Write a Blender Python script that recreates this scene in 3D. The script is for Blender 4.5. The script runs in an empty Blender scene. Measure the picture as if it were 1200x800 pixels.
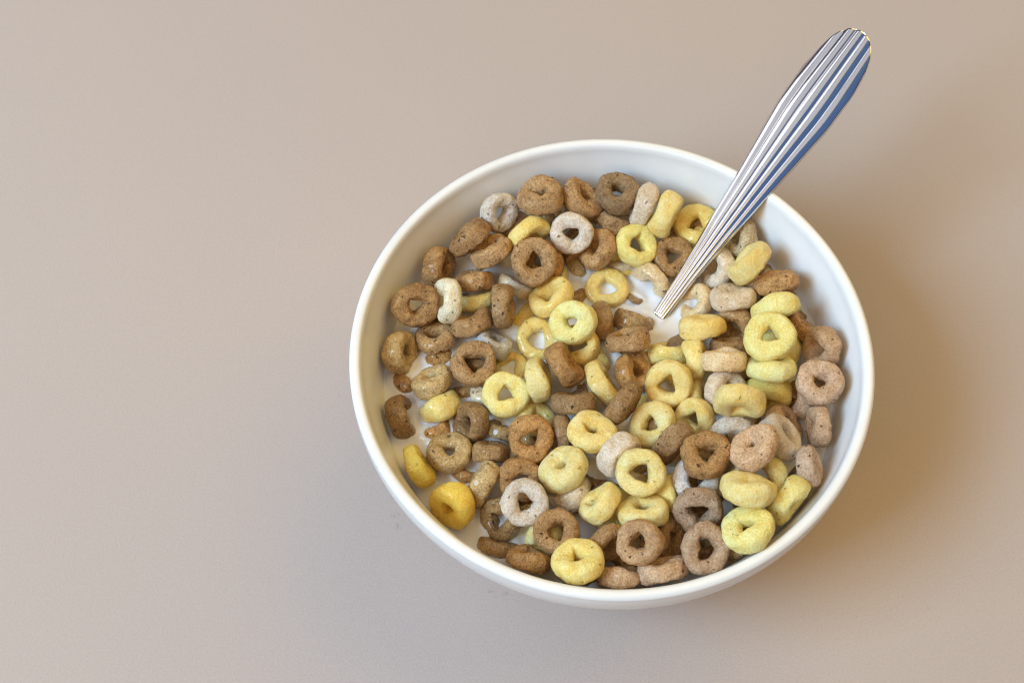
import bpy, bmesh, math, random
import numpy as np
from mathutils import noise, Vector, Quaternion

# ------------------------------------------------------------------ camera, lights, exposure
SC = bpy.context.scene
COL = SC.collection
CM = 0.01                                     # everything below is written in centimetres

cam_d = bpy.data.cameras.new("camera")
cam = bpy.data.objects.new("camera", cam_d)
COL.objects.link(cam)
cam.location = (-2.9157*CM, -21.2405*CM, 44.7223*CM)
cam.rotation_euler = (math.radians(90 - 60.6969), 0, 0)
cam_d.sensor_width = 36.0
cam_d.lens = 36.0*1750/1200
cam_d.clip_start = 0.01
cam_d.clip_end = 50
cam_d.dof.use_dof = True
cam_d.dof.focus_distance = 0.425
cam_d.dof.aperture_fstop = 22
SC.camera = cam

world = bpy.data.worlds.new("World")
SC.world = world
world.use_nodes = True
bg = world.node_tree.nodes["Background"]
bg.inputs[0].default_value = (0.045, 0.045, 0.065, 1)
bg.inputs[1].default_value = 1.0

def area(name, direction, dist, size, power, colour, target=(0, 0, 0.05), size_y=None):
    l = bpy.data.lights.new(name, 'AREA')
    l.shape = 'RECTANGLE'
    l.size = size
    l.size_y = size_y or size
    l.energy = power
    l.color = colour
    o = bpy.data.objects.new(name, l)
    COL.objects.link(o)
    d = Vector(direction).normalized()
    o.location = Vector(target) + d*dist
    o.rotation_euler = (-d).to_track_quat('-Z', 'Y').to_euler()
    return o

def sph(az, el):
    a, e = math.radians(az), math.radians(el)
    return (math.cos(e)*math.cos(a), math.cos(e)*math.sin(a), math.sin(e))

area("window_light", sph(206, 44), 1.7, 0.74, 36.5, (0.40, 0.695, 1.0))
area("ceiling_bounce", sph(195, 76), 1.5, 1.7, 4.8, (0.97, 0.97, 1.0))
area("room_lamp", sph(42, 46), 1.7, 1.9, 20.4, (1.0, 0.71, 0.18))
area("front_fill", sph(236, 46), 1.8, 1.5, 15.0, (1.0, 0.60, 0.13))  # added warm fill, lifts the bowl shadow cast by room_lamp
area("side_spoon_fill", sph(140, 28), 1.6, 0.7, 4.0, (0.97, 0.95, 1.0), size_y=1.2)  # added lamp, gives the spoon ribs their white left flanks
area("blue_spoon_fill", sph(-42, 32), 1.5, 1.4, 1.6, (0.14, 0.42, 1.0))  # added blue lamp, only for the reflection on the spoon's right ribs

SC.view_settings.view_transform = 'Standard'
SC.view_settings.look = 'None'
SC.view_settings.exposure = 0
SC.view_settings.gamma = 1
SC.view_settings.use_curve_mapping = False
SC.cycles.filter_width = 1.1
SC.cycles.max_bounces = 8
SC.cycles.diffuse_bounces = 5

# ------------------------------------------------------------------ materials
def new_mat(name):
    m = bpy.data.materials.new(name)
    m.use_nodes = True
    nt = m.node_tree
    return m, nt, nt.nodes["Principled BSDF"]

def node(nt, kind, **kw):
    n = nt.nodes.new(kind)
    for k, v in kw.items():
        setattr(n, k, v)
    return n

def math_node(nt, op, a, b=None, clamp=False):
    n = node(nt, 'ShaderNodeMath', operation=op, use_clamp=clamp)
    for i, v in enumerate((a, b)):
        if v is None: continue
        if isinstance(v, (int, float)): n.inputs[i].default_value = v
        else: nt.links.new(v, n.inputs[i])
    return n.outputs[0]

def maprange(nt, v, a, b, c=0.0, d=1.0):
    n = node(nt, 'ShaderNodeMapRange')
    nt.links.new(v, n.inputs[0])
    for i, x in enumerate((a, b, c, d)): n.inputs[i+1].default_value = x
    return n.outputs[0]

def mix(nt, fac, a, b, mode='MIX'):
    n = node(nt, 'ShaderNodeMix', data_type='RGBA', blend_type=mode)
    for sock, v in ((n.inputs[0], fac), (n.inputs[6], a), (n.inputs[7], b)):
        if isinstance(v, (int, float)): sock.default_value = v
        elif isinstance(v, tuple): sock.default_value = v
        else: nt.links.new(v, sock)
    return n.outputs[2]

def noise_tex(nt, vec, scale, detail=3, rough=0.55, out=0):
    n = node(nt, 'ShaderNodeTexNoise')
    n.inputs['Scale'].default_value = scale
    n.inputs['Detail'].default_value = detail
    n.inputs['Roughness'].default_value = rough
    nt.links.new(vec, n.inputs['Vector'])
    return n.outputs[out]

def bump(nt, h, strength, dist, nrm=None):
    n = node(nt, 'ShaderNodeBump')
    n.inputs['Strength'].default_value = strength
    n.inputs['Distance'].default_value = dist
    nt.links.new(h, n.inputs['Height'])
    if nrm is not None: nt.links.new(nrm, n.inputs['Normal'])
    return n.outputs[0]

def cereal_mat(name, pore_amount, pore_col, grain, mottling, dark_mul, light_mul, sss, dark_grain, toast=(0.72, 0.64, 0.54, 1)):
    m, nt, p = new_mat(name)
    info = node(nt, 'ShaderNodeObjectInfo')
    tc = node(nt, 'ShaderNodeTexCoord')
    off = node(nt, 'ShaderNodeVectorMath', operation='MULTIPLY_ADD')
    nt.links.new(tc.outputs['Object'], off.inputs[0])
    off.inputs[1].default_value = (1, 1, 1)
    cmb = node(nt, 'ShaderNodeCombineXYZ')
    for i in range(3): nt.links.new(info.outputs['Random'], cmb.inputs[i])
    nt.links.new(cmb.outputs[0], off.inputs[2])
    v = off.outputs[0]
    base = info.outputs['Color']
    n1 = noise_tex(nt, v, 330, 4, 0.6)
    n2 = noise_tex(nt, v, 1700, 4, 0.75)
    dark = mix(nt, 1.0, base, dark_mul, 'MULTIPLY')
    light = mix(nt, 1.0, base, light_mul, 'MULTIPLY')
    c = mix(nt, maprange(nt, n1, 0.5-mottling, 0.5+mottling), dark, light)
    c = mix(nt, maprange(nt, n2, 0.47, 0.60, 0, grain), c, mix(nt, 1.0, base, (1.42, 1.52, 1.72, 1), 'MULTIPLY'))
    c = mix(nt, maprange(nt, n2, 0.47, 0.36, 0, grain), c, mix(nt, 1.0, base, dark_grain, 'MULTIPLY'))
    n0 = noise_tex(nt, v, 110, 2, 0.5)
    c = mix(nt, maprange(nt, n0, 0.48, 0.72, 0, 0.75), c, mix(nt, 1.0, c, toast, 'MULTIPLY'))
    # pores: little burst bubbles scattered over the crust
    vo = node(nt, 'ShaderNodeTexVoronoi', feature='F1')
    vo.inputs['Scale'].default_value = 540
    vo.inputs['Randomness'].default_value = 1.0
    wob = node(nt, 'ShaderNodeVectorMath', operation='MULTIPLY_ADD')
    nz = node(nt, 'ShaderNodeTexNoise'); nz.inputs['Scale'].default_value = 900
    nt.links.new(v, nz.inputs['Vector'])
    nt.links.new(nz.outputs[1], wob.inputs[0])
    wob.inputs[1].default_value = (0.0015, 0.0015, 0.0015)
    nt.links.new(v, wob.inputs[2])
    nt.links.new(wob.outputs[0], vo.inputs['Vector'])
    sep = node(nt, 'ShaderNodeSeparateColor')
    nt.links.new(vo.outputs['Color'], sep.inputs[0])
    rad = maprange(nt, sep.outputs[0], 1.0-pore_amount, 1.0, 0.0, 0.30)
    d = math_node(nt, 'SUBTRACT', rad, vo.outputs['Distance'])
    pore = maprange(nt, d, 0.0, 0.10)
    c = mix(nt, math_node(nt, 'MULTIPLY', pore, 0.85), c, mix(nt, 1.0, base, pore_col, 'MULTIPLY'))
    nt.links.new(c, p.inputs['Base Color'])
    h = math_node(nt, 'ADD', math_node(nt, 'MULTIPLY', n1, 0.5), math_node(nt, 'MULTIPLY', n2, 0.4))
    h = math_node(nt, 'SUBTRACT', h, math_node(nt, 'MULTIPLY', pore, 0.9))
    nt.links.new(bump(nt, h, 1.0, 0.0019), p.inputs['Normal'])
    wet = info.outputs['Alpha']
    nt.links.new(maprange(nt, wet, 0, 1, 0.52, 0.32), p.inputs['Roughness'])
    nt.links.new(maprange(nt, wet, 0, 1, 0.0, 0.9), p.inputs['Coat Weight'])
    p.inputs['Coat Roughness'].default_value = 0.10
    p.inputs['Specular IOR Level'].default_value = 0.4
    p.inputs['Subsurface Weight'].default_value = sss
    p.inputs['Subsurface Radius'].default_value = (1.0, 0.55, 0.25)
    p.inputs['Subsurface Scale'].default_value = 0.0014
    return m

MATS = {
 'B':  cereal_mat("cocoa_crust", 0.55, (0.13, 0.10, 0.09, 1), 0.62, 0.20, (0.58, 0.51, 0.44, 1), (1.18, 1.20, 1.22, 1), 0.0, (0.34, 0.29, 0.25, 1)),
 'B2': cereal_mat("light_cocoa_crust", 0.42, (0.24, 0.17, 0.13, 1), 0.5, 0.22, (0.70, 0.60, 0.50, 1), (1.12, 1.14, 1.18, 1), 0.0, (0.42, 0.35, 0.30, 1)),
 'T':  cereal_mat("tan_crust", 0.36, (0.32, 0.24, 0.17, 1), 0.7, 0.20, (0.72, 0.64, 0.52, 1), (1.10, 1.12, 1.18, 1), 0.0, (0.55, 0.49, 0.42, 1)),
 'W':  cereal_mat("cream_crust", 0.28, (0.45, 0.35, 0.25, 1), 0.42, 0.20, (0.80, 0.70, 0.56, 1), (1.05, 1.06, 1.10, 1), 0.1, (0.66, 0.58, 0.48, 1), (0.88, 0.76, 0.58, 1)),
 'Y':  cereal_mat("yellow_crust", 0.24, (0.72, 0.58, 0.22, 1), 0.32, 0.22, (0.95, 0.80, 0.42, 1), (1.04, 1.07, 1.25, 1), 0.15, (0.82, 0.74, 0.50, 1), (0.97, 0.84, 0.55, 1)),
}
MATS['Y2'] = MATS['Y']
TINT = {'B': (0.48, 0.27, 0.108), 'B2': (0.62, 0.425, 0.275), 'T': (0.66, 0.465, 0.23), 'W': (0.88, 0.73, 0.56),
        'Y': (0.98, 0.79, 0.33), 'Y2': (0.84, 0.62, 0.12)}  # Y2: wet yellow rings, with some warm light put into the gold

def ceramic():
    m, nt, p = new_mat("white_glaze")
    tc = node(nt, 'ShaderNodeTexCoord')
    n = noise_tex(nt, tc.outputs['Object'], 60, 3)
    nt.links.new(mix(nt, maprange(nt, n, 0.4, 0.65), (0.765, 0.745, 0.72, 1), (0.80, 0.78, 0.755, 1)), p.inputs['Base Color'])
    p.inputs['Roughness'].default_value = 0.28
    p.inputs['Specular IOR Level'].default_value = 0.5
    p.inputs['Coat Weight'].default_value = 0.2
    p.inputs['Coat Roughness'].default_value = 0.12
    n2 = noise_tex(nt, tc.outputs['Object'], 25, 2)
    nt.links.new(bump(nt, n2, 0.15, 0.002), p.inputs['Normal'])
    return m

def milk_mat():
    m, nt, p = new_mat("milk")
    tc = node(nt, 'ShaderNodeTexCoord')
    n = noise_tex(nt, tc.outputs['Object'], 45, 4)
    nt.links.new(mix(nt, maprange(nt, n, 0.4, 0.65), (0.75, 0.735, 0.735, 1), (0.71, 0.685, 0.66, 1)), p.inputs['Base Color'])
    p.inputs['Roughness'].default_value = 0.12
    p.inputs['IOR'].default_value = 1.35
    p.inputs['Subsurface Weight'].default_value = 0.6
    p.inputs['Subsurface Radius'].default_value = (1.0, 0.7, 0.45)
    p.inputs['Subsurface Scale'].default_value = 0.002
    return m

def steel():
    m, nt, p = new_mat("polished_steel")
    tc = node(nt, 'ShaderNodeTexCoord')
    mp = node(nt, 'ShaderNodeMapping')
    mp.inputs['Scale'].default_value = (150, 150, 150)
    nt.links.new(tc.outputs['Object'], mp.inputs[0])
    n = noise_tex(nt, mp.outputs[0], 1, 3)
    p.inputs['Base Color'].default_value = (0.80, 0.80, 0.82, 1)
    p.inputs['Metallic'].default_value = 1
    nt.links.new(maprange(nt, n, 0.3, 0.7, 0.15, 0.20), p.inputs['Roughness'])
    return m

def table_mat():
    m, nt, p = new_mat("beige_paper")
    tc = node(nt, 'ShaderNodeTexCoord')
    v = tc.outputs['Object']
    n1 = noise_tex(nt, v, 4.5, 3)
    n2 = noise_tex(nt, v, 1400, 2, 0.6)
    n3 = noise_tex(nt, v, 260, 3, 0.6)
    c = mix(nt, maprange(nt, n1, 0.3, 0.7), TABLE_A, TABLE_B)
    c = mix(nt, maprange(nt, n2, 0.3, 0.72, 0, 0.3), c, (0.34, 0.28, 0.25, 1))
    # small smudges and specks lying on the surface
    for (x, y, rx, ry, k) in SMUDGES:
        mp = node(nt, 'ShaderNodeMapping')
        mp.inputs['Location'].default_value = (-x*CM/(rx*CM), -y*CM/(ry*CM), 0)
        mp.inputs['Scale'].default_value = (1/(rx*CM), 1/(ry*CM), 1)
        nt.links.new(v, mp.inputs[0])
        ln = node(nt, 'ShaderNodeVectorMath', operation='LENGTH')
        nt.links.new(mp.outputs[0], ln.inputs[0])
        nn = noise_tex(nt, v, 900, 3, 0.7)
        f = maprange(nt, ln.outputs['Value'], 1.0, 0.2)
        f = math_node(nt, 'MULTIPLY', f, maprange(nt, nn, 0.47, 0.58))
        c = mix(nt, math_node(nt, 'MULTIPLY', f, k), c, (0.24, 0.215, 0.19, 1))
    nt.links.new(c, p.inputs['Base Color'])
    p.inputs['Roughness'].default_value = 0.75
    p.inputs['Specular IOR Level'].default_value = 0.25
    h = math_node(nt, 'ADD', n2, math_node(nt, 'MULTIPLY', n3, 0.6))
    nt.links.new(bump(nt, h, 0.22, 0.0004), p.inputs['Normal'])
    return m

TABLE_A = (0.463, 0.381, 0.338, 1)
TABLE_B = (0.484, 0.398, 0.353, 1)
SMUDGES = [(-6.66, -2.55, 0.26, 0.14, 0.50), (-6.56, -2.93, 0.16, 0.22, 0.45), (-3.59, -5.11, 0.16, 0.11, 0.50), (-3.10, -5.23, 0.19, 0.14, 0.55), (-3.45, -5.31, 0.10, 0.08, 0.40), (10.08, -5.67, 0.07, 0.06, 0.80), (-13.74, -5.81, 0.05, 0.05, 0.60), (7.82, -5.95, 0.05, 0.05, 0.50)]

# ------------------------------------------------------------------ helpers
def mesh_obj(name, verts, faces, mat, smooth=True):
    me = bpy.data.meshes.new(name)
    me.from_pydata([tuple(v) for v in verts], [], faces)
    me.update()
    if smooth: me.polygons.foreach_set('use_smooth', [True]*len(me.polygons))
    me.materials.append(mat)
    o = bpy.data.objects.new(name, me)
    COL.objects.link(o)
    return o

def tag(o, label, cat, group=None):
    o['label'] = label
    o['category'] = cat
    if group: o['group'] = group

def lathe(profile, n=192):
    verts, faces = [], []
    k = len(profile)
    for i in range(n):
        a = 2*math.pi*i/n
        for r, z in profile: verts.append((r*math.cos(a), r*math.sin(a), z))
    for i in range(n):
        j = (i+1) % n
        for q in range(k-1): faces.append((i*k+q, j*k+q, j*k+q+1, i*k+q+1))
    return verts, faces

def smooth_curve(pts, per=6):
    out = []
    P = [pts[0]]+list(pts)+[pts[-1]]
    for i in range(1, len(P)-2):
        p0, p1, p2, p3 = (np.array(P[i+d], float) for d in (-1, 0, 1, 2))
        for s in range(per):
            t = s/per
            out.append(tuple(0.5*((2*p1)+(-p0+p2)*t+(2*p0-5*p1+4*p2-p3)*t*t+(-p0+3*p1-3*p2+p3)*t**3)))
    out.append(tuple(pts[-1]))
    return out

# ------------------------------------------------------------------ the surface
top = mesh_obj("tabletop", [(-0.9, -0.7, 0), (0.9, -0.7, 0), (0.9, 0.9, 0), (-0.9, 0.9, 0),
                            (-0.9, -0.7, -0.03), (0.9, -0.7, -0.03), (0.9, 0.9, -0.03), (-0.9, 0.9, -0.03)],
               [(0, 1, 2, 3), (7, 6, 5, 4), (0, 4, 5, 1), (1, 5, 6, 2), (2, 6, 7, 3), (3, 7, 4, 0)], table_mat(), False)
top['kind'] = 'structure'

# ------------------------------------------------------------------ the bowl
RIM_Z = 6.4
outer = [(0.0, 0.35), (3.2, 0.35), (3.45, 0.05), (3.85, 0.02), (4.05, 0.25), (4.25, 0.65), (5.05, 1.25), (5.95, 2.2), (6.72, 3.3), (7.22, 4.4), (7.60, 5.4),
         (7.69, 5.95), (7.69, 6.25), (7.68, 6.36), (7.60, 6.43), (7.50, 6.44), (7.40, 6.40), (7.335, 6.29)]
inner = [(7.27, 6.05), (7.05, 5.4), (6.85, 4.4), (6.55, 3.4), (6.1, 2.4), (5.3, 1.55), (4.1, 0.95), (2.4, 0.70), (0.0, 0.66)]
prof = smooth_curve(outer+inner, 5)
v, f = lathe([(max(r, 0.0)*CM, z*CM) for r, z in prof], 240)
bowl = mesh_obj("bowl", v, f, ceramic())
tag(bowl, "round white glazed bowl filled with cereal rings and milk", "bowl")

# ------------------------------------------------------------------ cereal rings
# x, y, z (cm), turn as a quaternion, outer diameter (cm), hole size, crust, label
RINGS = [
(-3.32,5.49,5.43, 0.652,-0.019,0.474,-0.591, 1.311,1.00,'W','greyish cream ring leaning on the wall left of the topmost row of brown rings'),
(-2.02,5.75,5.96, 0.214,-0.050,0.127,0.967, 1.475,0.90,'B','brown ring with hole facing the far wall, first of three brown rings along it'),
(-0.70,5.91,5.52, 0.425,0.227,0.251,0.839, 1.426,1.00,'B','brown ring tipped steeply, middle of three brown rings along the far wall'),
(0.43,5.98,5.81, 0.332,0.068,0.041,0.940, 1.425,0.95,'B','brown ring touching the far wall highest in the picture, hole slanting'),
(1.25,5.65,5.61, 0.211,0.516,-0.362,-0.747, 1.366,1.00,'W','cream ring standing on edge against the far wall beside a yellow ring on edge'),
(1.94,5.41,5.42, 0.471,-0.183,0.739,-0.445, 1.498,1.00,'Y','yellow ring standing on edge against the far wall, pressed to a cream ring'),
(3.00,5.40,4.80, 0.136,0.104,0.106,-0.980, 1.468,1.00,'Y','yellow ring with open hole leaning on the far wall, spoon handle crossing its edge'),
(1.00,4.47,5.13, 0.229,-0.169,0.198,-0.938, 1.369,1.15,'Y','yellow ring half sunk below the cream ring on edge, white milk in its hole'),
(0.32,5.38,5.06, 0.899,-0.353,0.260,-0.020, 1.273,1.00,'B','brown ring mostly hidden under the brown ring at the far wall, small end showing'),
(-1.05,4.68,5.47, 0.717,0.275,0.221,-0.601, 1.351,0.95,'W','cream ring facing straight up with a dark pointed hole, surrounded by brown rings'),
(-0.22,4.39,5.01, 0.623,0.294,-0.270,-0.673, 1.360,1.00,'B','brown ring tilted into a dark gap just right of the face-up cream ring'),
(-2.24,3.58,5.56, 0.681,0.165,-0.105,0.705, 1.469,1.00,'B','brown ring facing up on a second brown ring, yellow piece seen through its hole'),
(-2.00,3.97,4.96, 0.960,0.151,0.091,-0.220, 1.413,1.00,'B','brown ring stacked right beneath the face-up brown ring, only its right rim showing'),
(-3.56,4.14,5.27, 0.906,-0.329,-0.196,0.178, 1.452,1.00,'B','brown ring on edge, slanted parallel to the brown ring leaning on the left wall'),
(-4.24,4.55,5.41, 0.830,-0.411,-0.283,0.247, 1.427,1.00,'B','plump brown ring on edge leaning on the upper left wall below a greyish cream ring'),
(-5.22,3.74,4.98, 0.563,0.551,0.219,0.576, 1.340,1.00,'B','brown ring against the left wall showing its pitted side, hole facing right'),
(-4.11,3.24,4.94, 0.893,-0.445,-0.062,-0.032, 1.333,1.00,'B','brown ring on edge lying level above the small yellow ring'),
(-2.41,4.76,5.33, 0.646,0.669,0.358,0.090, 1.416,1.00,'Y','greenish yellow ring slanted behind the face-up brown ring'),
(-5.87,2.13,5.36, 0.922,0.336,0.084,0.170, 1.423,0.95,'B','large round brown ring facing up against the left wall with a square hole'),
(-4.87,2.31,5.34, 0.636,-0.298,-0.520,0.486, 1.372,1.00,'W','cream ring standing on edge next to the large round brown ring at the left wall'),
(-4.06,2.69,4.60, 0.876,-0.470,-0.047,0.094, 1.173,1.00,'Y','small yellow ring on edge wedged between a cream ring and an upright brown ring'),
(-3.20,2.16,5.22, 0.195,0.643,0.147,0.726, 1.398,1.00,'B','brown ring standing upright on edge with a long groove, above the left milk pool'),
(-2.81,3.28,4.55, 0.875,-0.433,0.181,-0.119, 1.183,1.00,'W','small cream ring end poking out below the face-up brown ring'),
(-4.12,1.67,5.03, 0.878,-0.446,-0.136,0.110, 1.268,1.00,'B','brown ring on edge dipping into the milk under the small yellow ring'),
(-5.28,1.40,4.61, 0.900,-0.227,0.031,0.372, 1.271,1.00,'B','dark wet brown ring shaded under the large round brown ring, half in milk'),
(-6.32,0.80,4.76, 0.098,-0.517,0.234,-0.818, 1.364,1.00,'T','tan ring standing in milk against the left wall, hole facing right'),
(-5.22,0.98,4.04, 0.107,0.135,-0.440,-0.881, 1.169,1.00,'B','dark wet brown ring nearly sunk in milk between the tan and the shiny ring'),
(-4.06,0.15,5.22, 0.701,0.105,0.121,-0.695, 1.409,1.10,'B','shiny wet brown ring floating face up with milk clinging round its rim'),
(-5.34,-0.19,4.76, 0.485,0.024,-0.328,-0.810, 1.348,0.80,'T','pale tan ring tilted on edge lying over the end of a yellow ring'),
(-5.10,-0.88,4.41, 0.111,0.212,-0.456,-0.857, 1.416,1.00,'Y','golden yellow ring on edge slanting below a pale tan ring in the milk at left'),
(-6.22,-1.26,4.46, 0.518,0.360,0.435,0.643, 1.411,1.10,'B','pitted brown ring standing in milk at the left wall with a notch in its side'),
(-6.16,0.00,4.08, 0.209,0.367,0.449,0.787, 1.053,1.00,'B','dark brown ring sunk in milk between the tan ring and the notched brown ring'),
(-3.50,1.11,4.77, 0.907,-0.339,0.227,-0.099, 1.228,1.00,'W','pale ring almost covered by milk next to the shiny wet brown ring'),
(-5.21,-1.53,4.02, 0.243,0.138,-0.482,-0.831, 1.189,1.00,'B','dark brown ring sunk in milk below the slanting golden yellow ring'),
(-4.76,-2.51,4.68, 0.941,-0.091,0.076,0.318, 1.363,0.85,'T','tan ring lying flat over milk beside the golden ring at the lower left wall'),
(-5.65,-3.09,4.94, 0.736,-0.441,0.429,-0.283, 1.378,1.00,'Y2','deep golden ring on edge soaking in shaded milk at the lower left wall'),
(-4.63,-4.27,4.85, 0.478,-0.018,-0.549,0.686, 1.430,0.75,'Y2','deep golden ring with a slit hole floating in open milk near the lower left rim'),
(-4.14,-1.53,4.73, 0.602,0.479,-0.139,-0.624, 1.278,1.00,'B','wet brown ring tilted left with its hole half dark, beside the floating yellow ring'),
(-3.23,-1.74,4.48, 0.867,-0.468,0.156,-0.074, 1.025,1.00,'B','small stub of a brown ring between the shiny dark ring and a floating yellow ring'),
(-3.54,-2.49,4.63, 0.872,-0.486,0.013,-0.066, 1.210,1.00,'B','brown ring on edge lying level, right of the flat tan ring'),
(-2.36,-2.40,5.37, 0.020,-0.064,0.291,-0.954, 1.381,1.05,'B','glossy dark brown ring facing up with a black triangular hole, below the floating yellow ring'),
(-3.00,0.47,4.23, 0.877,0.064,-0.033,0.475, 1.219,1.00,'Y','yellow ring drowned in milk right of the shiny wet brown ring'),
(-3.10,-0.85,5.17, 0.623,0.135,-0.096,0.764, 1.401,1.00,'Y','yellow ring floating face up in the milk pool, milk filling its hole'),
(-2.13,-0.35,5.14, 0.284,0.551,0.295,0.727, 1.453,1.00,'Y','smooth yellow ring on edge leaning against the floating face-up yellow ring'),
(-2.13,1.41,4.46, 0.847,0.173,-0.060,0.499, 1.376,1.15,'Y','yellow ring floating in milk with a long triangular hole, left of a raised yellow ring'),
(-1.07,1.44,5.47, 0.650,0.233,0.022,-0.723, 1.420,0.80,'Y','bright yellow ring propped up above the milk with a small pointed hole'),
(-0.92,1.06,4.73, 0.436,0.198,0.049,-0.877, 1.378,1.00,'Y','yellow ring in milk directly under the bright propped up yellow ring'),
(-1.38,0.07,5.28, 0.212,0.405,0.387,0.801, 1.455,1.00,'B','brown ring on edge slanting down from the yellow pair at the bowl centre'),
(-1.70,2.65,4.92, 0.885,-0.256,-0.229,0.313, 1.470,1.20,'Y','yellow ring tipped on its side with milk in its opening, below the face-up brown ring'),
(-1.78,3.78,4.21, 0.924,-0.044,-0.145,0.351, 1.361,1.00,'Y','yellow ring sunk in milk behind the tipped yellow ring'),
(0.08,3.28,4.40, 0.640,0.053,-0.086,0.762, 1.404,1.10,'Y','yellow ring floating by itself in the milk left of the spoon, coated in milk'),
(-0.80,4.20,4.03, 0.290,0.365,0.376,0.800, 1.151,1.00,'T','tan ring mostly sunk, showing above the lone floating yellow ring'),
(0.77,4.35,4.17, 0.981,-0.040,0.152,0.113, 1.210,1.00,'Y','yellow ring sunk in milk between the lone floating ring and the spoon'),
(-1.11,3.05,4.03, 0.850,-0.314,-0.216,0.363, 1.246,1.00,'B','brown ring sunk in milk under the tipped yellow ring'),
(1.51,3.57,4.39, 0.672,0.366,-0.610,0.204, 1.362,1.00,'W','cream ring coated white by milk just left of the spoon neck'),
(0.96,2.94,4.33, 0.158,0.203,0.427,0.867, 0.569,1.00,'B','tiny brown crumb of a ring in open milk left of the spoon neck'),
(2.18,4.21,4.81, 0.437,0.003,-0.119,0.891, 1.303,1.10,'B','wet brown ring floating face up partly behind the spoon, a crumb in its hole'),
(-0.12,1.92,4.71, 0.604,-0.379,0.491,-0.499, 1.279,1.00,'B','brown ring behind the bright propped up yellow ring, sinking in milk'),
(0.88,2.16,4.32, 0.227,0.026,0.437,0.870, 1.278,1.00,'B','brown ring lying in milk just below the spoon neck, behind another brown ring'),
(0.62,1.05,5.08, 0.896,-0.429,-0.108,0.029, 1.386,1.00,'B','light brown ring on edge laid across the brown ring with the slit hole'),
(0.77,0.10,4.77, 0.389,0.303,0.210,0.844, 1.348,1.10,'B','brown ring with a long dark slit hole left of the yellow triangle-hole ring'),
(-0.19,-0.36,4.87, 0.771,-0.414,0.368,-0.314, 1.467,1.00,'Y','yellow ring on edge slanting down between two brown rings at the bowl centre'),
(-0.24,0.74,4.06, 0.519,-0.252,-0.681,0.451, 1.162,1.00,'Y','yellow ring sunk in milk touching the slanting yellow ring'),
(-1.08,-1.11,5.13, 0.056,-0.012,0.477,0.877, 1.431,1.00,'B','lumpy brown ring on edge lying level below the slanting brown ring'),
(-1.45,-2.06,4.96, 0.397,0.584,-0.355,-0.612, 1.173,1.00,'B','brown ring standing upright in the gap left of the flat yellow ring'),
(-0.59,-2.31,5.60, 0.239,-0.023,0.141,0.960, 1.430,0.85,'Y','yellow ring lying flat with a narrow hole, below the lumpy level brown ring'),
(0.36,-1.40,5.60, 0.658,0.225,0.676,-0.242, 1.368,0.70,'B','knobbly brown ring on edge overlapping a yellow ring, below the slit hole ring'),
(1.19,-1.88,5.19, 0.923,0.175,-0.165,-0.299, 1.414,1.00,'Y','yellow ring facing up between the knobbly brown ring and another brown ring on edge'),
(1.75,-0.57,5.30, 0.050,0.153,0.254,-0.954, 1.453,0.95,'Y','large yellow ring facing up with a golden triangular hole near the bowl centre'),
(1.86,0.89,4.54, 0.156,-0.087,0.455,0.872, 1.258,1.00,'Y','yellow ring on edge in milk just above the large triangle-hole yellow ring'),
(2.63,0.38,5.03, 0.666,-0.311,0.533,-0.419, 1.296,1.00,'Y','yellow ring standing upright beside the large triangle-hole yellow ring'),
(2.89,1.43,5.28, 0.695,-0.333,0.239,0.591, 1.434,0.70,'Y','square-looking pale yellow ring on edge right below the spoon neck'),
(2.84,2.71,4.45, 0.860,-0.170,-0.380,0.296, 1.285,1.10,'W','cream ring sinking in milk right of the spoon neck'),
(3.90,2.45,5.26, 0.106,-0.084,0.356,0.925, 1.426,0.60,'W','wide cream ring lying on edge with a thin crease, right of the spoon'),
(5.23,2.79,5.58, 0.015,0.124,-0.436,-0.891, 1.468,0.80,'B','orange brown ring on edge nearest the right wall above a yellow ring'),
(5.04,1.69,5.90, 0.551,0.819,0.031,0.155, 1.507,1.00,'Y','yellow ring on edge under the orange brown ring by the right wall'),
(4.42,3.46,5.68, 0.837,-0.382,-0.350,0.178, 1.441,1.00,'Y','yellow ring standing slanted at the wall right of the spoon handle'),
(3.54,3.85,4.74, 0.408,0.508,-0.201,-0.732, 1.392,1.10,'W','cream arching ring leaning beside the spoon handle, hole facing the spoon'),
(4.29,4.72,5.17, 0.205,-0.471,-0.208,0.832, 1.351,1.00,'T','tan ring behind the spoon handle touching the far right wall'),
(4.80,3.39,4.63, 0.897,-0.359,0.258,-0.008, 1.125,1.00,'W','pale ring end peeking between the slanted yellow and the orange brown ring'),
(3.98,1.73,4.75, 0.807,0.511,-0.233,-0.181, 1.316,1.10,'B','brown ring arching over a black gap under the wide cream ring'),
(4.60,2.20,4.49, 0.242,0.442,-0.407,-0.762, 1.165,1.00,'Y','yellow sliver of a ring behind the arching brown ring'),
(4.69,0.42,6.38, 0.727,0.006,-0.116,0.677, 1.541,1.00,'Y','biggest yellow ring facing up near the right wall, gold inside its hole'),
(5.23,0.81,4.79, 0.922,0.098,-0.109,0.358, 1.401,1.00,'Y','yellow ring stacked under the biggest face-up yellow ring, right edge showing'),
(3.69,0.88,4.97, 0.886,-0.450,-0.059,-0.096, 1.198,1.00,'B','brown ring on edge between the square-looking yellow and a cream ring'),
(3.39,-0.03,5.75, 0.876,-0.481,-0.025,-0.037, 1.380,1.00,'W','smooth cream ring on edge lying level over another cream ring'),
(4.74,-0.26,5.74, 0.914,-0.406,-0.019,0.004, 1.526,0.60,'Y','upper of two stacked yellow rings on edge below the biggest yellow ring'),
(4.73,-0.74,4.98, 0.229,0.166,-0.680,0.677, 1.470,0.80,'Y','lower of two stacked yellow rings on edge, dark hollow under it'),
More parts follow.
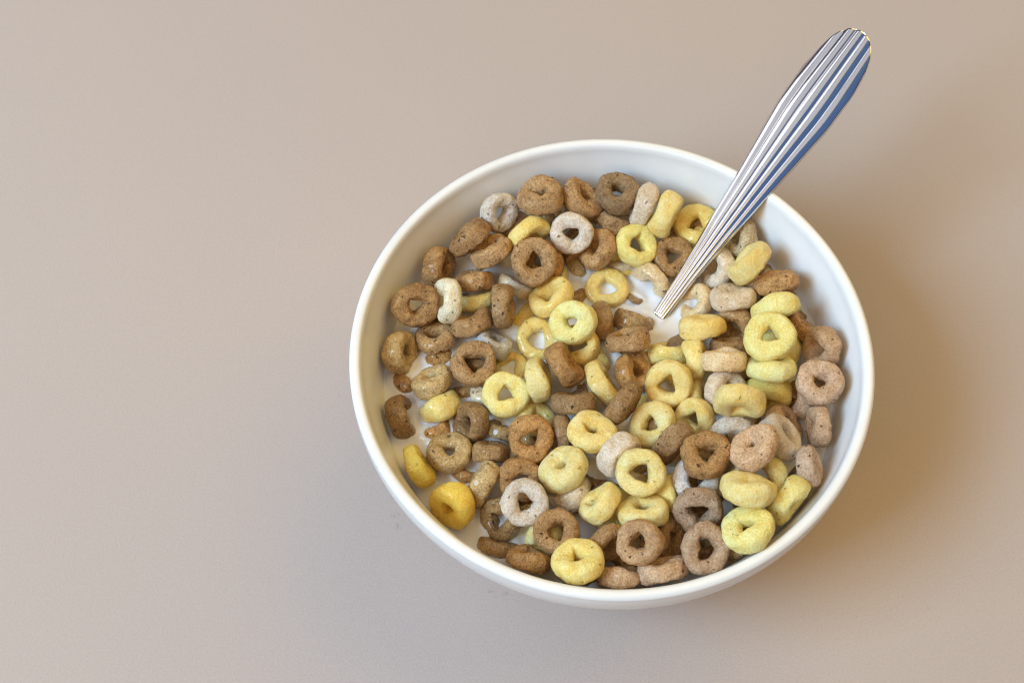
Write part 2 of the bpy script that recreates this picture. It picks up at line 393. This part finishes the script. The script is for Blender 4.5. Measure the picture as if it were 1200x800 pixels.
(3.38,-0.76,5.32, 0.880,0.304,0.352,-0.095, 1.324,1.00,'W','cream ring facing right under the smooth level cream ring'),
(3.65,-1.63,6.29, 0.631,0.764,-0.136,-0.005, 1.547,0.70,'Y','long pale yellow ring on edge lying over a cream arch'),
(5.91,1.50,5.06, 0.850,-0.396,0.240,-0.251, 1.201,1.00,'B','orange brown ring sunk between two yellow rings and the right wall'),
(6.40,0.54,5.53, 0.255,0.578,-0.019,-0.775, 1.338,1.00,'B2','pinkish brown ring leaning on the right wall with hole facing left'),
(6.14,-0.77,5.79, 0.986,0.038,-0.019,0.159, 1.412,0.85,'B2','pinkish brown ring facing up at the right wall with one pit in its face'),
(5.76,-0.87,4.87, 0.228,0.600,-0.295,-0.708, 1.218,1.00,'B2','pinkish brown ring standing under the face-up ring at the right wall'),
(6.08,-2.01,5.35, 0.446,-0.549,-0.436,0.557, 1.250,1.00,'B2','knobbly brown ring shaped like a peanut at the right wall'),
(5.12,-1.80,5.02, 0.069,-0.403,-0.124,-0.904, 1.349,1.00,'B2','brown ring on edge curving behind a cream ring near the right wall'),
(4.84,-2.58,5.86, 0.776,-0.328,0.218,-0.493, 1.439,1.00,'W','speckled cream ring on edge tucked behind a lumpy pinkish ring'),
(3.91,-3.21,6.52, 0.361,0.162,-0.240,-0.887, 1.472,0.55,'B2','lumpy pinkish ring facing up with a very small hole'),
(3.58,-2.24,5.25, 0.765,0.641,-0.069,0.010, 1.392,1.00,'W','cream ring forming an arch under the long pale yellow ring'),
(2.49,-1.62,5.09, 0.809,0.106,-0.422,0.395, 1.263,1.05,'Y','shaded yellow ring tucked below the large triangle-hole yellow ring'),
(1.74,-2.70,5.68, 0.475,0.028,0.730,-0.491, 1.438,0.80,'B','brown ring on edge with a bright lump, overlapping a yellow ring'),
(2.58,-3.32,6.22, 0.279,-0.021,0.019,0.960, 1.428,1.05,'B','brown ring facing up with a ragged dark hole, left of the lumpy pinkish ring'),
(0.17,-2.99,5.55, 0.556,0.026,0.639,-0.532, 1.418,1.20,'W','cream ring curled like a letter C over a dark gap'),
(0.74,-3.79,6.05, 0.005,-0.007,-0.209,0.978, 1.419,1.00,'Y','flat pale yellow ring facing straight up with one dark speck'),
(-1.43,-3.40,5.46, 0.899,-0.013,-0.270,-0.344, 1.480,0.50,'Y','lumpy pale yellow ring with a small dent, lying over a cream ring'),
(-1.23,-3.82,4.70, 0.918,-0.314,-0.237,0.047, 1.381,0.70,'W','whitish ring under the lumpy pale yellow ring'),
(-0.40,-4.46,5.48, 0.766,-0.420,-0.274,0.401, 1.420,1.10,'Y','curved yellow ring on edge next to the whitish ring'),
(-0.03,-4.32,4.63, 0.077,-0.428,0.168,0.885, 1.331,1.00,'Y','golden yellow ring shaded behind the curved yellow ring'),
(0.78,-4.76,5.54, 0.950,-0.269,-0.096,-0.126, 1.411,0.90,'Y','yellow ring dipping in its middle beneath the flat pale yellow ring'),
(2.33,-3.81,5.57, 0.424,0.051,-0.076,0.901, 1.333,1.10,'W','cream ring beneath the brown ring with the ragged hole'),
(2.33,-4.81,5.74, 0.626,0.402,0.238,-0.624, 1.427,1.10,'B2','pinkish brown ring with a wide dark hole above another pinkish brown ring'),
(2.42,-6.02,5.91, 0.982,0.186,-0.010,-0.011, 1.406,1.05,'B2','pinkish brown ring facing up nearest the lower right rim'),
(3.63,-4.57,6.68, 0.911,-0.388,-0.010,-0.141, 1.538,0.30,'Y','plump pale yellow ring on edge with its hole closed up'),
(4.20,-3.74,5.67, 0.756,0.077,0.010,0.650, 1.492,1.15,'Y','yellow ring with a black hole between the lumpy pinkish and the plump yellow ring'),
(3.56,-5.63,6.41, 0.418,-0.244,0.012,0.875, 1.481,0.80,'Y','pale yellow ring at the lower right rim beneath the plump closed one'),
(4.85,-4.57,5.94, 0.665,0.617,0.323,0.269, 1.451,1.00,'Y','yellow ring on edge leaning on the lower right wall'),
(5.56,-3.56,5.95, 0.371,0.470,0.187,0.779, 1.226,0.60,'B2','knobbly pinkish ring end-on against the lower right wall'),
(3.27,-3.72,4.98, 0.237,0.156,0.440,0.852, 1.088,1.00,'W','pale ring deep in the gap left of the plump closed yellow ring'),
(0.61,-5.87,6.00, 0.764,0.038,-0.241,0.597, 1.314,1.05,'B2','pinkish brown ring with a triangular hole close to the near rim'),
(1.53,-5.33,4.99, 0.691,-0.156,0.411,-0.574, 1.257,1.00,'B','brown ring leaning behind the pinkish triangle-hole ring near the near rim'),
(-0.20,-5.60,5.30, 0.114,-0.271,0.519,-0.803, 1.255,1.10,'B','brown ring tilted over a dark hole left of the pinkish triangle-hole ring'),
(-1.66,-5.34,5.44, 0.091,-0.007,-0.088,0.992, 1.332,1.05,'B','brown ring facing up with a three-cornered hole above a greenish yellow ring'),
(-2.55,-4.50,5.58, 0.964,0.260,0.055,0.015, 1.368,1.00,'W','large cream ring facing up near the lower left, dark hole with tan inside'),
(-2.65,-3.57,5.02, 0.132,0.109,-0.304,0.937, 1.342,1.10,'B','brown ring half covered by the large face-up cream ring'),
(-3.22,-4.59,4.61, 0.407,-0.147,-0.378,0.818, 1.339,1.00,'B',"brown ring in milk showing under the large cream ring's left side"),
(-3.79,-3.58,4.78, 0.512,-0.576,-0.143,0.621, 1.394,1.00,'T','pale tan ring on edge slanting beside the golden ring with the slit hole'),
(-4.29,-3.00,4.07, 0.842,-0.338,0.372,0.195, 1.068,1.00,'B','dark brown ring shaded below the flat tan ring'),
(-3.31,-5.28,4.16, 0.881,-0.466,0.084,0.012, 1.230,0.90,'B','orange brown ring on edge half in milk close to the near left rim'),
(-2.44,-6.03,5.10, 0.794,-0.478,-0.091,-0.364, 1.260,0.90,'B','rough orange brown ring on edge right at the near rim, left of a yellow ring'),
(-1.97,-5.35,4.72, 0.137,0.331,0.213,-0.909, 1.226,1.00,'Y','greenish yellow ring half hidden under the three-cornered hole brown ring'),
(-1.09,-6.36,5.83, 0.424,-0.042,-0.189,-0.885, 1.455,0.80,'Y','round yellow ring lying flat against the near rim'),
(0.10,-6.52,5.07, 0.836,-0.500,-0.117,-0.196, 1.260,0.90,'B2','brown ring on edge at the near rim between a yellow ring and a tan one'),
(1.31,-6.43,5.32, 0.832,-0.521,0.016,0.188, 1.420,1.00,'B2','smooth tan ring on edge at the near rim below the pinkish triangle-hole ring'),
(-2.60,2.29,4.01, 0.497,0.751,0.132,0.414, 1.183,1.00,'Y','yellow ring sunk in milk under the upright grooved brown ring'),
(-2.16,-1.37,4.56, 0.476,0.085,0.266,0.834, 1.293,1.00,'Y','yellow ring sunk in milk touching the floating face-up yellow ring'),
(-3.79,-0.66,4.41, 0.325,0.473,0.386,0.723, 1.100,1.00,'W','pale ring sunk in milk left of the floating face-up yellow ring'),
(-4.40,-0.09,4.06, 0.507,0.057,-0.341,-0.790, 1.210,1.00,'B','dark brown ring in shadow under the shiny wet brown ring'),
(2.78,-0.73,4.68, 0.340,0.334,0.224,0.850, 1.240,1.00,'Y','golden ring deep between the large triangle-hole yellow ring and a cream ring'),
(1.67,-4.06,5.19, 0.428,0.374,0.244,0.786, 1.141,1.00,'Y','olive yellow ring deep in the gap left of two pinkish brown rings'),
(1.90,-0.21,4.24, 0.357,0.296,0.175,-0.869, 1.459,1.00,'Y','golden ring seen through the triangular hole of the large yellow ring'),
(-2.31,-2.00,3.94, 0.374,0.269,0.466,0.756, 1.332,1.00,'B','dark ring seen through the black triangular hole of the glossy brown ring'),
(2.63,-5.64,4.60, 0.864,-0.496,-0.078,0.040, 1.315,1.00,'B','brown ring seen through the hole of the pinkish ring nearest the lower right rim'),
(2.92,-2.67,4.64, 0.671,-0.398,-0.043,-0.625, 1.359,1.00,'B','dark ring seen through the ragged hole of a brown ring'),
(-1.00,5.20,4.36, 0.267,0.253,-0.409,-0.835, 1.378,1.00,'B','dark ring seen through the pointed hole of the face-up cream ring'),
(-4.07,0.51,4.46, 0.189,0.005,0.442,0.877, 1.318,1.00,'B','dark ring seen through the hole of the shiny wet brown ring'),
(0.70,-5.45,4.54, 0.728,-0.494,0.117,-0.460, 1.271,1.00,'B','brown ring seen through the triangular hole close to the near rim'),
(0.43,6.07,4.10, 0.923,-0.377,0.065,-0.041, 1.401,1.00,'B','brown ring seen through the slanting hole highest in the picture'),
(-5.63,2.50,4.30, 0.017,0.261,-0.357,-0.897, 1.341,1.00,'B','dark ring seen through the square hole of the large round brown ring'),
(2.45,-4.45,4.44, 0.076,0.147,0.449,0.878, 1.332,1.00,'B','dark ring seen through the wide hole of a pinkish brown ring'),
(-1.52,-4.92,4.25, 0.362,0.361,0.430,0.744, 1.286,1.00,'B','dark ring seen through the three-cornered hole of a brown ring'),
(-1.06,-6.01,4.39, 0.149,-0.275,0.431,0.846, 1.315,1.00,'T','tan ring seen through the hole of the round yellow ring at the near rim'),
(-0.59,-1.72,4.29, 0.015,-0.100,-0.444,-0.890, 1.383,1.00,'B','dark ring seen through the narrow hole of the flat yellow ring'),
(0.89,-3.36,4.52, 0.034,-0.262,-0.324,-0.908, 1.352,1.00,'T','tan ring seen through the hole of the flat pale yellow ring'),
(-2.87,5.50,4.41, 0.833,-0.357,-0.350,0.238, 1.329,1.00,'B','dark ring seen through the hole of the greyish cream ring at the far wall'),
(-2.48,-4.10,4.21, 0.309,-0.052,-0.416,-0.854, 1.299,1.00,'T','tan ring seen through the hole of the large face-up cream ring'),
(1.37,-1.44,4.36, 0.856,-0.448,-0.233,0.116, 1.385,1.00,'B','brown ring seen through the hole of the yellow ring beside the knobbly one'),
(3.52,-5.60,5.42, 0.819,-0.450,-0.350,0.070, 1.305,1.00,'T','tan ring in shade at the near right wall under the pale yellow ring'),
(4.31,-4.89,4.85, 0.762,-0.496,-0.358,0.214, 1.266,1.00,'W','pale ring wedged at the lower right wall below two yellow rings'),
(5.39,-3.64,4.83, 0.686,-0.455,-0.477,0.307, 1.234,1.00,'B2','brown ring wedged low between the right wall and the yellow ring leaning on it'),
(-0.53,6.22,4.12, 0.838,0.092,-0.530,-0.087, 1.327,1.00,'W','cream ring buried in shade under the greyish cream ring leaning on the wall'),
(-1.96,5.81,4.15, 0.652,-0.115,-0.464,0.588, 1.299,1.00,'B','brown ring buried in shade under the brown ring with hole facing the far wall'),
(-0.93,6.07,4.12, 0.082,-0.308,-0.100,-0.943, 1.315,1.00,'W','cream ring buried in shade under the cream ring facing straight up with a dark pointed'),
(0.42,6.28,4.12, 0.539,-0.127,-0.514,0.655, 1.329,1.00,'B','brown ring buried in shade under the brown ring facing up on a second brown ring'),
(-1.17,6.18,4.12, 0.114,0.308,-0.318,0.889, 1.329,1.00,'B','brown ring buried in shade under the plump brown ring on edge'),
(-1.24,6.11,4.12, 0.440,0.563,-0.151,-0.683, 1.335,1.00,'B','brown ring buried in shade under the brown ring against the left wall showing its pitted'),
(-0.48,6.29,4.12, 0.893,-0.217,0.393,-0.038, 1.337,1.00,'B','brown ring buried in shade under the brown ring standing upright on edge'),
(0.84,0.64,4.12, 0.827,0.408,-0.153,-0.356, 1.330,1.00,'B','brown ring buried in shade under the knobbly brown ring on edge overlapping a yellow ring'),
(2.70,5.55,4.12, 0.858,0.388,-0.028,0.335, 1.319,1.00,'B','brown ring buried in shade under the wide cream ring lying on edge with a thin'),
(3.25,5.21,4.12, 0.458,-0.265,0.626,-0.573, 1.323,1.00,'Y','yellow ring buried in shade under the yellow ring standing slanted at the wall'),
(2.75,5.55,4.12, 0.582,0.644,0.131,0.479, 1.315,1.00,'B','brown ring buried in shade under the tan ring behind the spoon handle touching the far'),
(4.92,3.65,4.12, 0.756,0.129,-0.375,-0.521, 1.318,1.00,'W','cream ring buried in shade under the cream ring facing right under the smooth level cream'),
(4.86,3.71,4.12, 0.823,0.523,0.128,0.180, 1.320,1.00,'B','brown ring buried in shade under the pinkish brown ring leaning on the right wall'),
(5.46,2.83,4.12, 0.716,0.350,-0.348,0.494, 1.328,1.00,'B','brown ring buried in shade under the pinkish brown ring facing up at the right wall'),
(6.02,1.69,4.12, 0.327,-0.443,-0.622,0.557, 1.320,1.00,'B','brown ring buried in shade under the knobbly brown ring shaped like a peanut'),
(3.31,5.47,4.12, 0.637,0.686,-0.168,-0.309, 1.347,1.00,'B','brown ring buried in shade under the knobbly brown ring shaped like a peanut at the'),
(5.74,2.14,4.12, 0.759,0.593,0.264,-0.049, 1.327,1.00,'B','brown ring buried in shade under the brown ring on edge curving behind a cream ring'),
(3.99,-1.31,4.12, 0.043,-0.254,-0.150,0.954, 1.329,1.00,'B','brown ring buried in shade under the lumpy pinkish ring facing up with a very'),
(4.40,-0.17,4.12, 0.799,0.580,-0.132,0.089, 1.316,1.00,'B','brown ring buried in shade under the cream ring forming an arch under the long pale'),
(2.33,1.06,4.12, 0.129,-0.101,0.515,-0.841, 1.333,1.00,'B','brown ring buried in shade under the brown ring on edge with a bright lump overlapping'),
(4.22,0.65,4.12, 0.191,-0.140,-0.667,0.707, 1.335,1.00,'B','brown ring buried in shade under the brown ring facing up with a ragged'),
(0.24,-0.50,4.12, 0.941,-0.064,-0.297,-0.146, 1.337,1.00,'B','brown ring buried in shade under the cream ring curled like a letter C'),
(0.54,4.55,4.12, 0.945,-0.160,-0.011,0.286, 1.361,1.00,'W','cream ring buried in shade under the cream ring curled like a letter C'),
(2.30,0.03,4.12, 0.817,0.365,-0.080,0.439, 1.340,1.00,'Y','yellow ring buried in shade under the flat pale yellow ring facing straight up'),
(2.34,4.81,4.12, 0.138,0.243,-0.483,0.830, 1.349,1.00,'B','brown ring buried in shade under the flat pale yellow ring facing straight up'),
(-0.93,4.55,4.12, 0.185,0.108,0.677,-0.704, 1.359,1.00,'B','brown ring buried in shade under the lumpy pale yellow ring with a small dent lying'),
(-0.18,-1.91,4.12, 0.714,-0.208,0.269,-0.612, 1.342,1.00,'W','cream ring buried in shade under the whitish ring under the lumpy pale yellow ring'),
(-0.24,-3.24,4.12, 0.737,-0.144,0.268,0.604, 1.338,1.00,'B','brown ring buried in shade under the curved yellow ring on edge next to the whitish'),
(1.34,-0.99,4.12, 0.990,-0.012,0.141,0.019, 1.336,1.00,'Y','yellow ring buried in shade under the yellow ring dipping in its middle beneath the flat'),
(1.84,-2.16,4.13, 0.858,-0.149,0.024,0.491, 1.338,1.00,'W','cream ring buried in shade under the cream ring beneath the brown ring with the ragged'),
(3.93,3.06,4.12, 0.183,-0.218,-0.525,0.802, 1.348,1.00,'B','brown ring buried in shade under the cream ring beneath the brown ring with the ragged'),
(2.89,-4.25,4.12, 0.933,0.250,0.260,-0.016, 1.334,1.00,'B','brown ring buried in shade under the pinkish brown ring'),
(4.33,0.06,4.12, 0.207,-0.316,0.204,-0.903, 1.353,1.00,'B','brown ring buried in shade under the pinkish brown ring with a wide dark hole above'),
(5.78,-0.93,4.12, 0.571,0.616,0.058,0.540, 1.326,1.00,'B','brown ring buried in shade under the yellow ring with a black hole between the lumpy'),
(4.09,-4.14,4.12, 0.205,-0.319,0.191,-0.905, 1.336,1.00,'B','brown ring buried in shade under the pale yellow ring at the lower right rim beneath'),
(6.11,0.05,4.12, 0.172,-0.047,-0.358,-0.917, 1.332,1.00,'B','brown ring buried in shade under the knobbly pinkish ring end-on against the lower right wall'),
(2.04,-3.35,4.12, 0.005,-0.196,0.281,0.939, 1.339,1.00,'B','brown ring buried in shade under the brown ring leaning behind the pinkish triangle-hole ring'),
(3.57,2.83,4.12, 0.068,0.009,-0.498,0.865, 1.365,1.00,'B','brown ring buried in shade under the brown ring leaning behind the pinkish triangle-hole ring near'),
(-0.61,-4.27,4.12, 0.694,0.678,0.007,-0.240, 1.354,1.00,'B','brown ring buried in shade under the brown ring tilted'),
(-1.22,-0.21,4.12, 0.620,-0.099,0.047,0.777, 1.360,1.00,'B','brown ring buried in shade under the brown ring facing up with a three-cornered'),
(-2.40,-2.90,4.12, 0.553,0.313,0.347,-0.690, 1.348,1.00,'B','brown ring buried in shade under the large cream ring facing up near the lower'),
(-0.82,-5.88,4.12, 0.701,0.268,-0.495,-0.437, 1.354,1.00,'B','brown ring buried in shade under the round yellow ring lying flat against the near rim'),
(0.29,-5.89,4.12, 0.544,0.659,-0.265,-0.446, 1.347,1.00,'B','brown ring buried in shade under the brown ring on edge at the near rim'),
(2.09,-5.55,4.12, 0.508,-0.370,-0.356,0.691, 1.351,1.00,'B','brown ring buried in shade under the smooth tan ring on edge at the near rim'),
]
NU, NV = 72, 32
BODY = {'B': 1.0, 'B2': 0.9, 'T': 0.75, 'W': 0.7, 'Y': 0.45, 'Y2': 0.45}

def ring_mesh(idx, D, hole, kind):
    rnd = random.Random(911+idx*7)
    p = [rnd.uniform(0, 6.283) for _ in range(10)]
    u = np.linspace(0, 2*np.pi, NU, endpoint=False)[:, None]
    w = np.linspace(0, 2*np.pi, NV, endpoint=False)[None, :]
    rough = BODY[kind]
    Ro = 0.5*(1+0.022*np.cos(2*u+p[0])+0.02*np.cos(3*u+p[1])+0.012*np.cos(5*u+p[2]))
    tri = rnd.uniform(0.22, 0.42)
    # the hole is a rounded triangle
    sector = np.mod(u, 2*np.pi/3)-np.pi/3
    corner = np.minimum(0.5/np.cos(sector), 0.86)*1.38
    Ri = np.maximum(0.168*hole*rnd.uniform(0.9, 1.12)*((1-2.2*tri)+2.2*tri*corner+0.07*np.cos(2*u+p[3])+0.06*np.cos(u+p[4])), 0.022)
    rc, a = (Ro+Ri)/2, (Ro-Ri)/2
    b = rnd.uniform(0.19, 0.235)*(1+0.10*np.cos(u+p[5])+0.08*np.cos(2*u+p[6])+0.05*np.cos(3*u+p[7]))
    e = 2/2.7
    cw, sw = np.cos(w), np.sin(w)
    ce, se = np.sign(cw)*np.abs(cw)**e, np.sign(sw)*np.abs(sw)**e
    r = rc+a*ce
    z = b*se+rnd.uniform(0.0, 0.03)*np.cos(2*u+p[8])
    # the outer wall of a puffed ring is a little barrelled, the hole flares at both mouths
    ell = rnd.gauss(0, 0.035)
    x, y = r*np.cos(u)*(1+ell), r*np.sin(u)*(1-ell)
    nr, nz = cw/a, sw/b
    L = np.sqrt(nr**2+nz**2)
    nr, nz = nr/L, nz/L
    V = np.stack([x, y, z+0*x], -1).reshape(-1, 3)
    Nn = np.stack([nr*np.cos(u), nr*np.sin(u), nz+0*u], -1).reshape(-1, 3)
    off = Vector((idx*3.17, idx*1.31, idx*0.77))
    disp = np.empty(len(V))
    for i, q in enumerate(V):
        q = Vector(q)
        n1 = noise.noise(q*2.6+off)
        n2 = noise.noise(q*6.5+off)
        n3 = noise.noise(q*15+off)
        dsp = 0.026*n1+(0.012+0.014*rough)*n2+0.016*rough*n3
        if rough > 0.6:
            c = noise.noise(q*11-off)
            if c > 0.38: dsp -= 0.11*(c-0.38)*rough
        disp[i] = dsp
    V = (V+Nn*disp[:, None])*D*CM
    F = []
    for i in range(NU):
        j = (i+1) % NU
        for k in range(NV):
            l = (k+1) % NV
            F.append((i*NV+k, j*NV+k, j*NV+l, i*NV+l))
    return V, F

MILK_Z = 4.3
rr = random.Random(5)
for idx, (x, y, z, qw, qx, qy, qz, D, hole, kind, label) in enumerate(RINGS):
    V, F = ring_mesh(idx, D, hole, kind)
    o = mesh_obj("cereal_ring", V, F, MATS[kind])
    o.location = (x*CM, y*CM, z*CM)
    o.rotation_mode = 'QUATERNION'
    o.rotation_quaternion = (qw, qx, qy, qz)
    t = TINT[kind]
    g = math.exp(rr.gauss(0, 0.14 if kind in ('B', 'B2') else 0.06))
    hue = rr.gauss(0, 0.05)
    # cereal soaked by the milk takes on a deeper colour and a wet shine
    wet = min(1.0, max(0.0, 1.0-(z-MILK_Z-0.1)/0.75))
    wet = max(0.06, wet*rr.uniform(0.6, 1.0))
    s = g*(1-0.10*wet)
    o.color = (min(0.96, t[0]*s*(1+hue)), min(0.88, t[1]*s), min(0.7, t[2]*s*(1-2*hue)*(1-0.15*wet)), wet)
    tag(o, label, "cereal ring", "cereal rings in the bowl of milk")

# ------------------------------------------------------------------ milk
def make_milk():
    step = 0.062
    R = 6.98
    n = int(R/step)+1
    K = 16
    ang = np.arange(K)*2*np.pi/K
    loc = np.concatenate([np.stack([0.325*np.cos(ang), 0.325*np.sin(ang), 0*ang+q], 1) for q in (-0.11, 0.11)])
    S, Rd = [], []
    for (x, y, z, qw, qx, qy, qz, D, hole, kind, label) in RINGS:
        if abs(z-MILK_Z) > 1.2: continue
        m = np.array(Quaternion((qw, qx, qy, qz)).to_matrix())
        pts = loc@m.T*D+np.array([x, y, z])
        S.append(pts); Rd.append(np.full(len(pts), 0.16*D))
    S = np.concatenate(S); Rd = np.concatenate(Rd)
    neck = np.array([[1.64+0.70*t+0.58*q, 2.28-0.58*t+0.70*q, MILK_Z] for t in np.linspace(-0.14, 0.14, 6) for q in (-0.05, 0.05)])
    S = np.concatenate([S, neck]); Rd = np.concatenate([Rd, np.full(len(neck), 0.08)])
    k = np.abs(S[:, 2]-MILK_Z) < 0.30
    S, Rd = S[k], Rd[k]
    ii, jj = np.meshgrid(np.arange(-n, n+1), np.arange(-n, n+1), indexing='ij')
    gx, gy = ii*step, jj*step
    ok = np.hypot(gx, gy) <= R
    index = -np.ones(gx.shape, int)
    index[ok] = np.arange(ok.sum())
    P = np.stack([gx[ok], gy[ok]], 1)
    h = np.zeros(len(P))
    for s in range(0, len(P), 2000):
        q = P[s:s+2000]
        d2 = ((q[:, None, :]-S[None, :, :2])**2).sum(2)+(S[None, :, 2]-MILK_Z)**2
        d = np.sqrt(d2)-Rd[None]
        h[s:s+2000] = np.maximum(d.min(1), 0)
    wall = np.maximum(6.82-np.hypot(P[:, 0], P[:, 1]), 0)
    z = MILK_Z+0.12*np.exp(-h/0.11)+0.05*np.exp(-wall/0.1)
    for i in range(len(P)):
        z[i] += 0.012*noise.noise(Vector((P[i, 0]*0.9, P[i, 1]*0.9, 3.3)))
    V = np.stack([P[:, 0]*CM, P[:, 1]*CM, z*CM], 1)
    F = []
    a, b, c, d = index[:-1, :-1], index[1:, :-1], index[1:, 1:], index[:-1, 1:]
    good = (a >= 0) & (b >= 0) & (c >= 0) & (d >= 0)
    F = [tuple(int(t) for t in q) for q in np.stack([a[good], b[good], c[good], d[good]], 1)]
    return mesh_obj("milk", V, F, milk_mat())
milk = make_milk()
tag(milk, "white milk filling the bowl, showing between the floating cereal rings", "milk")

# ------------------------------------------------------------------ spoon
def make_spoon():
    P0 = np.array([1.64077, 2.27881, 4.45])
    d = np.array([0.58362956, 0.70461271, 0.40360557])
    side = np.cross(d, [0, 0, 1]); side /= np.linalg.norm(side)
    up = np.cross(side, d)
    st = [-1.6, -0.8, 0, 1.46, 2.82, 5.14, 7.71, 9.04, 9.84, 10.30, 10.55, 10.74, 10.83, 10.86]
    hw = [.235, .215, .215, .28, .41, .64, .93, .935, .84, .71, .58, .40, .20, .02]
    ss = np.concatenate([np.linspace(-1.6, 9.6, 141), np.linspace(9.65, 10.86, 46)])
    from_w = np.interp(ss, st, hw)
    kern = np.ones(7)/7
    body = np.convolve(np.pad(from_w, 3, mode='edge'), kern, mode='valid')
    w = np.where(ss < 9.9, body, from_w)
    wr = np.where(ss < 8.6, w, np.interp(ss, [8.6, 10.86], [np.interp(8.6, ss, w), 0.80]))
    NX = 121
    verts = []
    for s, wi, ri in zip(ss, w, wr):
        th = 0.10+0.05*min(1, max(0, (6-s)/6))
        c = P0+d*max(s, 0)+up*(-0.0027*(max(s, 0)-5)**2)+np.array([0.25, 0.3, 1.0])*min(s, 0)
        xs = np.clip(np.linspace(-1, 1, NX)*max(ri, wi), -wi, wi)
        q = np.clip(xs/ri, -1, 1)
        arch = 0.25*ri*(1-q**2)
        ph = (q+1)/2*5
        fr = ph-np.floor(ph)
        fr[-1] = 1.0
        rib = 1-np.abs(2*fr-1)**2.0
        amp = 0.072*ri*np.clip((s+0.4)/0.8, 0, 1)
        zt = arch+amp*rib
        edge = np.clip((wi-np.abs(xs))/0.06, 0, 1)
        zt = zt-(1-np.sqrt(1-(1-edge)**2))*0.012
        for x, zz in zip(xs, zt): verts.append(c+side*x+up*zz)
        for x, zz in zip(xs[::-1], (arch-th-0.02)[::-1]): verts.append(c+side*x+up*zz)
    M = 2*NX
    faces = []
    for i in range(len(ss)-1):
        for k in range(M):
            l = (k+1) % M
            faces.append((i*M+k, i*M+l, (i+1)*M+l, (i+1)*M+k))
    faces.append(tuple(range(M))[::-1])
    last = (len(ss)-1)*M
    faces.append(tuple(range(last, last+M)))
    base = P0
    verts = [(np.array(p)-base)*CM for p in verts]
    o = mesh_obj("spoon", verts, faces, steel())
    o.location = tuple(base*CM)
    return o
spoon = make_spoon()
tag(spoon, "ribbed steel spoon standing in the milk and leaning on the bowl rim", "spoon")
